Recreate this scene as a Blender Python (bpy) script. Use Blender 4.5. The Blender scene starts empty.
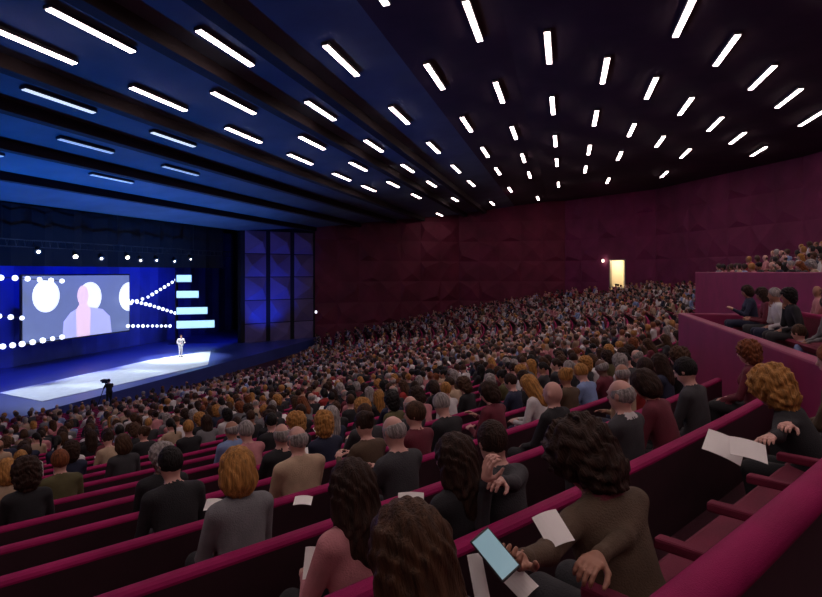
import bpy, math, random
import numpy as np
from mathutils import Vector, Matrix
random.seed(7); rng = np.random.default_rng(7)
C = bpy.context.scene.collection
PI = math.pi
# ------------------------------------------------------------------ camera
F = 600.0; YAW = math.radians(14.4); EYE = 8.5; HOR = 272.0
cam_d = bpy.data.cameras.new('camera'); cam = bpy.data.objects.new('camera', cam_d); C.objects.link(cam)
cam.location = (0, 0, EYE)
cam.rotation_euler = (PI/2, 0, YAW - PI/2)
cam_d.sensor_width = 36; cam_d.lens = F/822*36; cam_d.shift_y = -(298.5-HOR)/822
cam_d.clip_start = .05; cam_d.clip_end = 400
bpy.context.scene.camera = cam
VF = np.array([math.cos(YAW), math.sin(YAW)]); VR = np.array([math.sin(YAW), -math.cos(YAW)])
vs = bpy.context.scene.view_settings
bpy.context.scene.display_settings.display_device = 'sRGB'
vs.view_transform = 'Standard'; vs.look = 'None'; vs.gamma = 1; vs.use_curve_mapping = False
vs.exposure = 0.12
# ------------------------------------------------------------------ world
w = bpy.data.worlds.new('world'); bpy.context.scene.world = w; w.use_nodes = True
w.node_tree.nodes['Background'].inputs[0].default_value = (.05, .02, .05, 1)
w.node_tree.nodes['Background'].inputs[1].default_value = .02
# light strengths (tune here)
STRIP_L = 14.5
BLUE = (.008, .2, 1.0)
BLUE_UP_W = 1500.0       # added blue spots aimed at the ceiling
BLUE_BACK_W = 1300.0    # wash on the backdrop and stage floor
STAGE_W = 2600.0        # white key light on the stage runway
def lamp(name, kind, loc, energy, color, target=None, **kw):
    d = bpy.data.lights.new(name, kind); d.energy = energy; d.color = color
    for k, v in kw.items(): setattr(d, k, v)
    o = bpy.data.objects.new(name, d); C.objects.link(o); o.location = loc
    if target is not None:
        o.rotation_euler = (Vector(target)-Vector(loc)).to_track_quat('-Z', 'Y').to_euler()
    return o
def bowl(r):
    return np.where(np.asarray(r) < 39, 0, .14*(np.asarray(r)-39)+.00132*(np.asarray(r)-39)**2-.07*np.clip((np.asarray(r)-45)/25, 0, 1))
CX, CY = 43.0, 62.3
def H(Y):   # ceiling height above the eye
    return float(np.interp(Y, [-30, 2, 10.6, 13, 17, 20, 23.6, 27.9, 33], [8.5, 8.5, 7.6, 7.2, 6.7, 6.3, 5.7, 5.1, 4.4]))
def ray(px, py):    # direction in the place of a pixel's sight line
    d = VF + (px-411)/F*VR
    return np.array([d[0], d[1], (HOR-py)/F])
# blue wash lights at the stage: spots added near the lip to brighten the ceiling, and a wash from the grid
for i in range(7):
    x = 8+i*5
    lamp('stage_added_up_beam', 'SPOT', (x, 27.8, 1.35), BLUE_UP_W, BLUE, (x-3, 20, 14.5), spot_size=math.radians(115), spot_blend=.8, shadow_soft_size=.08)
for i in range(5):
    x = 12+i*8
    lamp('stage_added_up_beam', 'SPOT', (x+2, 28.4, 1.35), 3200, BLUE, (x+3, 31.2, 13), spot_size=math.radians(95), spot_blend=.9, shadow_soft_size=.08)  # extra blue spots added to brighten the last ceiling panel
for i in range(5):
    x = 17+i*9
    lamp('backdrop_wash_beam', 'SPOT', (x, 37.0, 12.4), BLUE_BACK_W, (.01, .06, 1), (x, 41.5, 4.5), spot_size=math.radians(110), spot_blend=.8, shadow_soft_size=.1)
for i in range(5):
    x = 18+i*9
    lamp('floor_wash_beam', 'SPOT', (x, 35.6, 10.4), BLUE_BACK_W*1.2, (.01, .05, 1), (x, 32.5, 1), spot_size=math.radians(100), spot_blend=.9, shadow_soft_size=.1)
for i, (x, y) in enumerate([(30, 30.5), (36, 30.8), (42, 31), (46, 32.4), (46, 32.7)]):
    lamp('runway_key_beam', 'SPOT', (x+1, 34.0, 9.7), STAGE_W, (.72, .84, 1), (x, y, 1), spot_size=math.radians(52), spot_blend=.6, shadow_soft_size=.1)
lamp('presenter_fill_beam', 'SPOT', (44.6, 30.5, 12.5), 9000, (1, .96, .95), (46, 32.7, 1.9), spot_size=math.radians(16), spot_blend=.5, shadow_soft_size=.1)  # spot added to brighten the presenter, apart from the truss lamps
lamp('side_wall_blue_beam', 'SPOT', (55.5, 28.5, 1.2), 1500, (.01, .08, 1), (59, 31.5, 6.5), spot_size=math.radians(75), spot_blend=.9, shadow_soft_size=.1)
for (x, y, tx, ty) in [(60, 5, 74, 8), (58, -3, 71, -4), (50, -8, 60, -14), (40, -12, 46, -19), (58, 14, 71, 20)]:
    lamp('wall_fill_beam', 'SPOT', (x, y, 16.4), 260 if x > 52 else 110, (.8, .12, .42), (tx, ty, 9.5), spot_size=math.radians(105), spot_blend=1, shadow_soft_size=.2)  # magenta spots added to brighten the far walls, no fixture built
# ------------------------------------------------------------------ materials
def mat(name, col, rough=.7, metal=0, emit=0, ecol=None, noise=0, nscale=8, bump=0, bscale=60, spec=.5, sheen=0, coords='Object'):
    m = bpy.data.materials.new(name); m.use_nodes = True; nt = m.node_tree; b = nt.nodes['Principled BSDF']
    b.inputs['Base Color'].default_value = (*col, 1); b.inputs['Roughness'].default_value = rough
    b.inputs['Metallic'].default_value = metal; b.inputs['Specular IOR Level'].default_value = spec
    if sheen: b.inputs['Sheen Weight'].default_value = sheen
    if emit:
        b.inputs['Emission Color'].default_value = (*(ecol or col), 1); b.inputs['Emission Strength'].default_value = emit
    if noise or bump:
        tc = nt.nodes.new('ShaderNodeTexCoord')
        if noise:
            n = nt.nodes.new('ShaderNodeTexNoise'); n.inputs['Scale'].default_value = nscale; n.inputs['Detail'].default_value = 4
            nt.links.new(tc.outputs[coords], n.inputs['Vector'])
            r = nt.nodes.new('ShaderNodeMapRange'); r.inputs[1].default_value = .3; r.inputs[2].default_value = .7
            r.inputs[3].default_value = 1-noise; r.inputs[4].default_value = 1+noise
            nt.links.new(n.outputs['Fac'], r.inputs[0])
            v = nt.nodes.new('ShaderNodeVectorMath'); v.operation = 'SCALE'; v.inputs[0].default_value = col
            nt.links.new(r.outputs[0], v.inputs['Scale']); nt.links.new(v.outputs[0], b.inputs['Base Color'])
        if bump:
            n2 = nt.nodes.new('ShaderNodeTexNoise'); n2.inputs['Scale'].default_value = bscale
            nt.links.new(tc.outputs[coords], n2.inputs['Vector'])
            bp = nt.nodes.new('ShaderNodeBump'); bp.inputs['Strength'].default_value = bump; bp.inputs['Distance'].default_value = .01
            nt.links.new(n2.outputs['Fac'], bp.inputs['Height']); nt.links.new(bp.outputs[0], b.inputs['Normal'])
    return m
M = {}
M['rail'] = mat('magenta_velvet', (.27, .006, .08), .7, noise=.18, nscale=3, bump=.3, bscale=200, spec=.15)
M['seatfab'] = mat('crimson_fabric', (.16, .006, .035), .85, noise=.2, nscale=4, bump=.3, bscale=200)
M['shell'] = mat('dark_seat_shell', (.03, .008, .014), .6, noise=.2, nscale=5)
M['dark'] = mat('dark_metal', (.02, .02, .024), .5)
M['floor'] = mat('auditorium_carpet', (.06, .008, .02), .95, noise=.3, nscale=2, bump=.4, bscale=90)
M['ceil'] = mat('ceiling_panel', (.05, .018, .032), .9, noise=.2, nscale=.8)
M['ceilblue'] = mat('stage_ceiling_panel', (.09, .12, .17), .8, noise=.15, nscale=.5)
M['beam'] = mat('ceiling_beam', (.02, .01, .012), .9)
M['wall'] = mat('aubergine_wall_panel', (.17, .02, .08), .75, noise=.2, nscale=.6)
M['wallred'] = mat('wine_wall_panel', (.15, .018, .045), .75, noise=.25, nscale=.5)
M['wallblue'] = mat('stage_side_panel', (.16, .12, .3), .7, noise=.15, nscale=.5)
M['parapet'] = mat('magenta_parapet', (.24, .008, .075), .6, noise=.15, nscale=1.5)
M['strip'] = mat('strip_light_diffuser', (1, 1, 1), .4, emit=STRIP_L, ecol=(1, .78, .76))
M['stripdim'] = mat('dimmed_strip_diffuser', (1, 1, 1), .4, emit=.35, ecol=(.6, .8, 1)); M['stripmid'] = mat('half_dimmed_strip_diffuser', (1, 1, 1), .4, emit=.8, ecol=(.8, .9, 1))  # faintness of recessed strips seen at a grazing angle, put into the emission
M['housing'] = mat('light_housing', (.1, .1, .1), .5)
M['stagefloor'] = mat('blue_stage_floor', (.05, .07, .3), .35, noise=.1, nscale=.7)
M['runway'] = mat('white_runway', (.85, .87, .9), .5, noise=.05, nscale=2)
M['drape'] = mat('black_drape', (.01, .011, .018), .95)
M['backdrop'] = mat('blue_backdrop', (.06, .1, .55), .8, noise=.2, nscale=.4)
M['header'] = mat('teal_header', (.04, .1, .14), .8, noise=.2, nscale=.5)
M['bulb'] = mat('white_bulb', (1, 1, 1), .4, emit=2.2, ecol=(.72, .82, 1))
M['bar'] = mat('pale_cyan_bar', (.7, .9, 1), .4, emit=1.1, ecol=(.42, .78, 1))
M['spotlens'] = mat('warm_lens', (1, .9, .7), .3, emit=9, ecol=(1, .85, .62))
M['screenbg'] = mat('screen_grey_picture', (.1, .13, .25), .4, emit=.34, ecol=(.36, .47, .95), noise=.1, nscale=.5)
M['screendisc'] = mat('screen_white_picture', (.9, .9, .9), .4, emit=.95, ecol=(.85, .92, 1))
M['screenpink'] = mat('screen_pink_picture', (.8, .6, .65), .4, emit=.75, ecol=(1, .72, .85))
M['screenlav'] = mat('screen_lavender_picture', (.5, .5, .8), .4, emit=.6, ecol=(.62, .66, 1))
M['paper'] = mat('white_paper', (.85, .83, .8), .7)
M['phonebody'] = mat('phone_case', (.02, .02, .02), .3)
M['phonescreen'] = mat('phone_screen', (.3, .45, .5), .2, emit=.2, ecol=(.45, .8, .95))
M['doorwall'] = mat('cream_wall', (.75, .68, .55), .8)
M['frame'] = mat('door_frame_metal', (.3, .28, .25), .4, metal=.5)
SKIN = {'fair': (.6, .33, .27), 'tan': (.36, .17, .11), 'dark': (.13, .06, .04)}
HAIR = {'dark brown': (.03, .014, .009), 'black': (.012, .01, .01), 'brown': (.06, .028, .014), 'blond': (.38, .18, .05), 'grey': (.3, .27, .26), 'auburn': (.18, .055, .02)}
CLOTH = {'black': (.012, .012, .015), 'charcoal': (.035, .035, .04), 'navy': (.015, .02, .05), 'white': (.62, .6, .6), 'beige': (.42, .3, .2),
         'grey': (.17, .17, .18), 'burgundy': (.13, .015, .03), 'brown': (.085, .052, .03), 'light blue': (.2, .28, .5), 'pink': (.5, .2, .22), 'olive': (.09, .08, .03), 'red': (.35, .03, .03)}
for k, v in SKIN.items(): M['skin_'+k] = mat('skin_'+k, v, .5, noise=.08, nscale=12)
def strands(m):
    nt = m.node_tree
    for n in list(nt.nodes):
        if n.type == 'TEX_NOISE':
            mp = nt.nodes.new('ShaderNodeMapping'); mp.inputs['Scale'].default_value = (4, 4, .45)
            l = n.inputs['Vector'].links[0]; src = l.from_socket; nt.links.new(src, mp.inputs['Vector']); nt.links.new(mp.outputs[0], n.inputs['Vector'])
    return m
for k, v in HAIR.items(): M['hair_'+k] = strands(mat('hair_'+k.replace(' ', '_'), v, .6, noise=.55, nscale=14, bump=1.0, bscale=40, spec=.2))
for k, v in CLOTH.items(): M['cloth_'+k] = mat('cloth_'+k.replace(' ', '_'), v, .85, noise=.15, nscale=10, bump=.4, bscale=120)
M['eye'] = mat('eye_dark', (.02, .015, .012), .2); M['eyewhite'] = mat('eye_white', (.7, .68, .66), .3)
M['lip'] = mat('lip_skin', (.4, .12, .11), .5); M['shoe'] = mat('shoe_leather', (.015, .012, .01), .4)
# ------------------------------------------------------------------ mesh helpers
class MB:
    def __init__(s): s.v = []; s.f = []; s.m = []
    def add(s, vs_, fs, mi=0):
        o = len(s.v); s.v += [tuple(map(float, q)) for q in vs_]; s.f += [tuple(i+o for i in f) for f in fs]; s.m += [mi]*len(fs)
    def box(s, x0, x1, y0, y1, z0, z1, mi=0, rot=None, org=(0, 0, 0)):
        vv = [(x, y, z) for x in (x0, x1) for y in (y0, y1) for z in (z0, z1)]
        if rot is not None: vv = [tuple(np.array(rot) @ np.array(q) + np.array(org)) for q in vv]
        elif org != (0, 0, 0): vv = [tuple(np.array(q)+np.array(org)) for q in vv]
        s.add(vv, [(0, 1, 3, 2), (4, 6, 7, 5), (0, 4, 5, 1), (2, 3, 7, 6), (0, 2, 6, 4), (1, 5, 7, 3)], mi)
    def tube(s, pts, rad, n=8, mi=0, cap=True):
        pts = [np.array(p, float) for p in pts]; rings = []
        for i, p in enumerate(pts):
            t = pts[min(i+1, len(pts)-1)]-pts[max(i-1, 0)]; t = t/np.linalg.norm(t)
            a = np.cross(t, (0, 0, 1) if abs(t[2]) < .9 else (1, 0, 0)); a /= np.linalg.norm(a); b = np.cross(t, a)
            r = rad[i] if hasattr(rad, '__len__') else rad
            rings.append([p+r*(math.cos(2*PI*k/n)*a+math.sin(2*PI*k/n)*b) for k in range(n)])
        fs = [(i*n+k, i*n+(k+1) % n, (i+1)*n+(k+1) % n, (i+1)*n+k) for i in range(len(pts)-1) for k in range(n)]
        if cap: fs += [tuple(range(n)), tuple(reversed(range((len(pts)-1)*n, len(pts)*n)))]
        s.add([q for r in rings for q in r], fs, mi)
    def sweep(s, path, prof, mi=0):
        # path: list of (point xy, outward unit xy, z); prof: closed loop of (outward offset, height)
        n = len(prof); vv = []
        for (p, nrm, z) in path:
            for (o, h) in prof: vv.append((p[0]+nrm[0]*o, p[1]+nrm[1]*o, z+h))
        L = len(path); fs = [(i*n+k, i*n+(k+1) % n, (i+1)*n+(k+1) % n, (i+1)*n+k) for i in range(L-1) for k in range(n)]
        fs += [tuple(range(n)), tuple(reversed(range((L-1)*n, L*n)))]
        s.add(vv, fs, mi)
    def sphere(s, c, r, n=8, mi=0):
        vv = [(0, 0, 1)]; 
        for i in range(1, n//2):
            for k in range(n): a = PI*i/(n//2); b = 2*PI*k/n; vv.append((math.sin(a)*math.cos(b), math.sin(a)*math.sin(b), math.cos(a)))
        vv.append((0, 0, -1)); R = n//2-1; fs = [(0, 1+k, 1+(k+1) % n) for k in range(n)]
        for i in range(R-1): fs += [(1+i*n+k, 1+(i+1)*n+k, 1+(i+1)*n+(k+1) % n, 1+i*n+(k+1) % n) for k in range(n)]
        e = len(vv)-1; fs += [(e, 1+(R-1)*n+(k+1) % n, 1+(R-1)*n+k) for k in range(n)]
        r = np.array(r)*np.ones(3); s.add([np.array(q)*r+np.array(c) for q in vv], fs, mi)
    def build(s, name, mats, parent=None, smooth=False, org=None, bevel=0):
        me = bpy.data.meshes.new(name)
        v = s.v if org is None else [(a-org[0], b-org[1], c-org[2]) for a, b, c in s.v]
        me.from_pydata(v, [], s.f); 
        for m in (mats if isinstance(mats, list) else [mats]): me.materials.append(m)
        me.polygons.foreach_set('material_index', s.m)
        if smooth: me.polygons.foreach_set('use_smooth', [True]*len(s.f))
        import bmesh
        bm = bmesh.new(); bm.from_mesh(me); bmesh.ops.recalc_face_normals(bm, faces=bm.faces); bm.to_mesh(me); bm.free()
        o = bpy.data.objects.new(name, me); C.objects.link(o)
        if org is not None and parent is None: o.location = org
        if parent is not None: o.parent = parent
        if bevel:
            b = o.modifiers.new('bevel', 'BEVEL'); b.width = bevel; b.segments = 2
        return o
def tag(o, label=None, cat=None, group=None, kind=None):
    if label: o['label'] = label
    if cat: o['category'] = cat
    if group: o['group'] = group
    if kind: o['kind'] = kind
    return o
def empty(name, loc=(0, 0, 0), rz=0):
    o = bpy.data.objects.new(name, None); C.objects.link(o); o.location = loc; o.rotation_euler = (0, 0, rz); o.empty_display_size = .2
    return o
ORD = ['zeroth', 'first', 'second', 'third', 'fourth', 'fifth', 'sixth', 'seventh', 'eighth', 'ninth', 'tenth', 'eleventh', 'twelfth', 'thirteenth', 'fourteenth', 'fifteenth', 'sixteenth', 'seventeenth', 'eighteenth', 'nineteenth', 'twentieth']
TENS = {20: 'twenty', 30: 'thirty', 40: 'forty', 50: 'fifty'}
def ordw(n):
    if n <= 20: return ORD[n]
    t, u = n//10*10, n % 10
    return {30: 'thirtieth', 40: 'fortieth', 50: 'fiftieth'}[n] if u == 0 else TENS[t]+'-'+ORD[u]
# ------------------------------------------------------------------ hall plan
POLY = [(-12, 33), (57, 33), (64, 27.8), (75, 13), (74, 0), (66, -9), (50, -17), (25, -24), (-6, -22), (-12, -12)]
def inside(x, y, m=0):
    n = len(POLY); d = 1e9; ins = False
    for i in range(n):
        (ax, ay), (bx, by) = POLY[i], POLY[(i+1) % n]
        ex, ey = bx-ax, by-ay; t = max(0, min(1, ((x-ax)*ex+(y-ay)*ey)/(ex*ex+ey*ey)))
        d = min(d, math.hypot(x-ax-t*ex, y-ay-t*ey))
        if (ay > y) != (by > y) and x < (bx-ax)*(y-ay)/(by-ay)+ax: ins = not ins
    return ins and d > m
def terrace(x, y, m=0):
    return (x < 14.3+m and y < -2.45+m) or (x < 30+m and y < -5.8+m)
# ceiling: main flat part, sloping stage part with hanging beams
def poly_struct(name, verts, faces, m, kind='structure'):
    b = MB(); b.add(verts, faces); o = b.build(name, m); o['kind'] = kind; return o
def slab(name, pts2, zf, thick, m):
    n = len(pts2); v = [(x, y, zf(x, y)) for x, y in pts2]+[(x, y, zf(x, y)+thick) for x, y in pts2]
    f = [tuple(range(n)), tuple(reversed(range(n, 2*n)))]+[(i, (i+1) % n, (i+1) % n+n, i+n) for i in range(n)]
    return poly_struct(name, v, f, m)
slab('ceiling', [(-14, 2), (76, 2), (76, -26), (-14, -26)], lambda x, y: EYE+8.5, .3, M['ceil'])
beamY = [2, 6.0, 9.7, 12.15, 17, 20, 23.6, 27.9, 33]
for i in range(len(beamY)-1):
    y0, y1 = beamY[i], beamY[i+1]
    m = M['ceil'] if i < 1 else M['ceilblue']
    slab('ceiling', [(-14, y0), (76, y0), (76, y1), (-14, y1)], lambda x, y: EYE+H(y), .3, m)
for y in beamY[2:-1]:
    b = MB(); zc = EYE+H(y); b.box(-13, 75, y-.25, y+.25, zc-.42, zc+.1)
    o = b.build('ceiling_beam', M['beam'], org=(30, y, zc)); o['kind'] = 'structure'
# floor rings
PITCH = 1.1; R0 = 74.9
def pol(r, th): return (CX+r*math.cos(th), CY+r*math.sin(th))
TH0, TH1 = math.radians(205), math.radians(332)
AISLES = [math.radians(a) for a in (250, 268, 290, 308)]
fl = MB()
for n in range(-6, 34):
    r1 = R0-PITCH*n+.05; r0 = r1-PITCH; z = float(bowl(R0-PITCH*n)); zl = float(bowl(R0-PITCH*(n+1)))
    if n < 0 and n >= -6: pass
    ths = np.arange(TH0, TH1, .012); ok = []
    for t in ths:
        x, y = pol(r0+.5, t); ok.append(inside(x, y, -1) or inside(x, y, 0))
    i = 0
    while i < len(ths):
        if ok[i]:
            j = i
            while j+1 < len(ths) and ok[j+1]: j += 1
            if j > i:
                path = [(pol(R0, t), (math.cos(t), math.sin(t)), 0) for t in ths[i:j+1]]
                path = [((CX, CY), nn, 0) for (_, nn, _) in path]
                if not (n < 0 and False):
                    fl.sweep(path, [(r0-.12, -.6), (r0-.12, z), (r1, z), (r1, -.6)])
            i = j+1
        else: i += 1
fl.box(-12, 75, -24, 33, -.7, -.01)
o = fl.build('floor', M['floor']); o['kind'] = 'structure'
# walls
def facet_wall(name, a, b, z0, z1, m, cell=2.4, depth=.4, thick=.4, hole=None):
    a = np.array(a, float); b = np.array(b, float); L = np.linalg.norm(b-a); t = (b-a)/L
    mid = np.array([40, 8.]); nrm = np.array([-t[1], t[0]]); 
    if np.dot(nrm, mid-(a+b)/2) < 0: nrm = -nrm
    nx = max(1, int(L/cell)); nz = max(1, int((z1-z0)/cell)); mb = MB()
    def P(u, z, d): q = a+t*u+nrm*d; return (q[0], q[1], z)
    for i in range(nx):
        for k in range(nz):
            u0, u1 = L*i/nx, L*(i+1)/nx; w0, w1 = z0+(z1-z0)*k/nz, z0+(z1-z0)*(k+1)/nz
            if hole and u1 > hole[0] and u0 < hole[1] and w0 < hole[3] and w1 > hole[2]:
                h0, h1, g0, g1 = hole
                cu0, cu1, cw0, cw1 = max(u0, h0), min(u1, h1), max(w0, g0), min(w1, g1)
                for (p0, p1, q0, q1) in ((u0, cu0, w0, w1), (cu1, u1, w0, w1), (cu0, cu1, w0, cw0), (cu0, cu1, cw1, w1)):
                    if p1-p0 > 1e-4 and q1-q0 > 1e-4: mb.add([P(p0, q0, 0), P(p1, q0, 0), P(p1, q1, 0), P(p0, q1, 0)], [(0, 1, 2, 3)])
                continue
            cu = u0+(u1-u0)*rng.uniform(.15, .85); cw = w0+(w1-w0)*rng.uniform(.15, .85); d = rng.uniform(.3, 1)*depth
            mb.add([P(u0, w0, 0), P(u1, w0, 0), P(u1, w1, 0), P(u0, w1, 0), P(cu, cw, d)], [(0, 1, 4), (1, 2, 4), (2, 3, 4), (3, 0, 4)])
    if not hole:
        mb.add([P(0, z0, -thick), P(L, z0, -thick), P(L, z1, -thick), P(0, z1, -thick)], [(0, 1, 2, 3)])
    o = mb.build(name, m); o['kind'] = 'structure'; return o
CT = 17.2
DOOR_A = np.array([74, 0.]); DOOR_B = np.array([66, -9.]); Ld = np.linalg.norm(DOOR_B-DOOR_A); ud = .618*Ld; dt = (DOOR_B-DOOR_A)/Ld; dn = np.array([-dt[1], dt[0]])
if np.dot(dn, np.array([40, 8.])-DOOR_A) < 0: dn = -dn
facet_wall('wall_side', (64, 27.8), (75, 13), 0, CT, M['wallred'])
facet_wall('wall_side', (75, 13), (74, 0), 0, CT, M['wallred'])
facet_wall('wall_side', (74, 0), (66, -9), 0, CT, M['wall'], hole=(ud-1.05, ud+1.05, 6.2, 9.9))
facet_wall('wall_back', (66, -9), (50, -17), 0, CT, M['wall'])
facet_wall('wall_back', (50, -17), (25, -24), 0, CT, M['wall'])
facet_wall('wall_back', (25, -24), (-6, -22), 0, CT, M['wall'], depth=.2)
facet_wall('wall_near', (-6, -22), (-12, -12), 0, CT, M['wall'], depth=.2)
facet_wall('wall_near', (-12, -12), (-12, 33), 0, CT, M['wallred'], depth=.2)
facet_wall('wall_front', (-12, 33), (12, 33), 0, CT, M['wallblue'], depth=.2)
# blue side wall next to the stage: tall facetted slabs with dark gaps
b = MB(); a0 = np.array([57, 33.]); a1 = np.array([64, 27.8]); L = np.linalg.norm(a1-a0); t = (a1-a0)/L; nr = np.array([-t[1], t[0]]); nr = -nr if np.dot(nr, np.array([40, 8.])-a0) < 0 else nr
def WP(u, z, d): q = a0+t*u+nr*d; return (q[0], q[1], z)
b.add([WP(-.2, 0, -.05), WP(L, 0, -.05), WP(L, CT, -.05), WP(-.2, CT, -.05)], [(0, 1, 2, 3)])
o = b.build('wall_stage_side', M['drape']); o['kind'] = 'structure'
b = MB(); ns = 3
for i in range(ns):
    u0 = .25+L*i/ns; u1 = u0+L/ns-.5
    for k in range(5):
        z0, z1 = .5+k*2.5, .5+(k+1)*2.5-.08; cu = u0+(u1-u0)*(.25 if k % 2 else .75); cz = (z0+z1)/2
        b.add([WP(u0, z0, 0), WP(u1, z0, 0), WP(u1, z1, 0), WP(u0, z1, 0), WP(cu, cz, .5)], [(0, 1, 4), (1, 2, 4), (2, 3, 4), (3, 0, 4)])
o = b.build('trim_1', M['wallblue']); o['kind'] = 'structure'
# proscenium: jamb, header, near wing
b = MB(); b.box(-12, 70, 33, 33.6, 12.9, CT+.3); o = b.build('wall_proscenium', M['header']); o['kind'] = 'structure'
b = MB(); b.box(12, 72, 43.5, 43.9, -.5, 16); b.box(71.5, 72, 33.3, 43.5, -.5, 16); b.box(11.6, 12, 33, 43.9, -.5, 16); b.box(11.6, 72, 33.6, 43.9, 15.8, 16.2)
o = b.build('wall_stagehouse', M['drape']); o['kind'] = 'structure'
b = MB(); b.box(57.05, 71.5, 33.25, 33.6, -.5, 13); o = b.build('wall_stage_jamb', M['drape']); o['kind'] = 'structure'
# exit door
b = MB()
def DP(u, z, d): q = DOOR_A+dt*(ud+u)+dn*d; return (q[0], q[1], z)
for (u0, u1, z0, z1, d0, d1) in ((-1.05, -.93, 6.2, 9.9, -.2, .1), (.93, 1.05, 6.2, 9.9, -.2, .1), (-1.05, 1.05, 9.78, 9.9, -.2, .1)):
    b.add([DP(u, z, d) for u in (u0, u1) for d in (d0, d1) for z in (z0, z1)], [(0, 1, 3, 2), (4, 6, 7, 5), (0, 4, 5, 1), (2, 3, 7, 6), (0, 2, 6, 4), (1, 5, 7, 3)])
o = b.build('door_1', M['frame']); o['kind'] = 'structure'
b = MB()
v = [DP(u, z, d) for u in (-1.2, 1.2) for d in (-2.6, -.25) for z in (6.15, 10)]
b.add(v, [(0, 1, 5, 4), (0, 2, 3, 1), (4, 5, 7, 6), (0, 4, 6, 2), (1, 3, 7, 5)])
o = b.build('wall_lobby', M['doorwall']); o['kind'] = 'structure'
q = DP(0, 9.8, -1.4)
b = MB(); b.tube([(q[0], q[1], 9.99), (q[0], q[1], 9.82)], .3, 16)
o = b.build('ceiling_lamp', mat('lobby_lamp', (1, .9, .7), .4, emit=60, ecol=(1, .84, .58))); tag(o, 'round warm ceiling lamp glowing inside the lit exit doorway', 'lamp')
q = DP(-1.75, 9.75, .25)
b = MB(); b.box(-.22, .22, -.1, .1, -.14, .14, org=q); o = b.build('exit_light', mat('exit_glow', (1, .8, .6), .4, emit=5, ecol=(1, .8, .62)), org=q); tag(o, 'small bright exit light on the wall above and beside the lit doorway', 'exit light')
d = ray(316, 312); s = None
q = np.array([64.0, 27.2]); b = MB(); dd = ray(316, 312); k = 66.0/ (math.hypot(dd[0], dd[1])); q = np.array([0, 0, EYE])+dd*k
b.sphere((q[0], q[1], q[2]), (.13, .13, .17), 10); o = b.build('wall_lamp', mat('wall_lamp_glow', (.9, .9, 1), .4, emit=1.6, ecol=(.9, .85, 1)), org=tuple(q), smooth=True)
tag(o, 'tiny pale wall lamp low on the wall right of the blue stage panels', 'lamp')
# ------------------------------------------------------------------ terraces at the back right
b = MB(); b.box(3.5, 14.3, -2.62, -2.42, 5.2, 7.6); b.box(14.12, 14.32, -5.8, -2.62, 4.8, 7.6)
o = b.build('wall_terrace', M['parapet'], bevel=.03); o['kind'] = 'structure'
b = MB(); b.box(1.5, 30, -6.0, -5.8, 4.2, 8.5); b.box(29.82, 30.02, -21, -6, 4.2, 8.5)
o = b.build('wall_terrace', M['parapet'], bevel=.03); o['kind'] = 'structure'
b = MB(); b.box(3.5, 14.15, -5.8, -2.6, 6.2, 6.95)
for k in range(13): b.box(1.5, 29.85, -7.05-k*1.0-(8 if k == 12 else 0), -6.0-k*1.0, 6.6, 7.55+.28*k)
o = b.build('floor', M['floor']); o['kind'] = 'structure'
# ------------------------------------------------------------------ benches (rows of seats)
BACK = [(-.05, .34), (-.05, .80), (.03, .80), (.03, .30)]
SHELL = [(.03, .10), (.03, .828), (.046, .828), (.046, .10)]
RAIL = [(-.005+.08*math.cos(a), .83+.072*math.sin(a)) for a in np.linspace(0, 2*PI, 18, endpoint=False)]
RAILT = [(-.05, .80), (-.053, .835), (-.042, .858), (-.02, .866), (.015, .866), (.036, .858), (.047, .842), (.047, .828)]
CUSH = [(-.52, .42), (-.54, .46), (-.50, .49), (-.10, .47), (-.052, .46), (-.052, .36), (-.48, .37)]
BASE = [(-.40, .0), (-.40, .36), (-.06, .36), (-.06, .0)]
def bench(path, label, group, arms=False, thick=False):
    o0 = path[len(path)//2]; org = (o0[0][0], o0[0][1], o0[2])
    root = empty('seat_row', org); tag(root, label, 'row of seats', group)
    def part(nm, prof, m, sm=False):
        b = MB(); b.sweep(path, prof); b.build(nm, m, root, smooth=sm, org=org)
    part('backrest', BACK, M['seatfab']); part('back_shell', SHELL, M['shell']); part('top_rail', RAIL if thick else RAILT, M['rail'], thick)
    part('seat', CUSH, M['seatfab']); part('base', BASE, M['dark'])
    if arms:
        d = 0
        acc = [0.]
        for i in range(1, len(path)): acc.append(acc[-1]+math.dist(path[i][0], path[i-1][0]))
        s = .3
        while s < acc[-1]-.2:
            i = np.searchsorted(acc, s); (p, nn, z) = path[min(i, len(path)-1)]
            (p0, _, _) = path[i-1]; f = (s-acc[i-1])/(acc[i]-acc[i-1]); pp = (p0[0]+(p[0]-p0[0])*f, p0[1]+(p[1]-p0[1])*f)
            if s < 15 and abs(math.hypot(*pp)) < 9:
                tn = np.array([-nn[1], nn[0]]); R = np.array([[tn[0], nn[0], 0], [tn[1], nn[1], 0], [0, 0, 1]])
                b = MB(); b.box(-.035, .035, -.46, -.05, .62, .67, rot=R, org=(pp[0], pp[1], z)); b.box(-.02, .02, -.2, -.08, .36, .62, rot=R, org=(pp[0], pp[1], z))
                b.build('armrest', M['seatfab'], root, org=org, bevel=.012)
            s += .6
    return root
SEATS = []      # x, y, floor z, facing angle, row key, order
def runs(flags):
    i = 0; out = []
    while i < len(flags):
        if flags[i]:
            j = i
            while j+1 < len(flags) and flags[j+1]: j += 1
            out.append((i, j)); i = j+1
        else: i += 1
    return out
BLOCKN = ['near block', 'second block', 'third block', 'fourth block', 'fifth block', 'far block']
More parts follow.
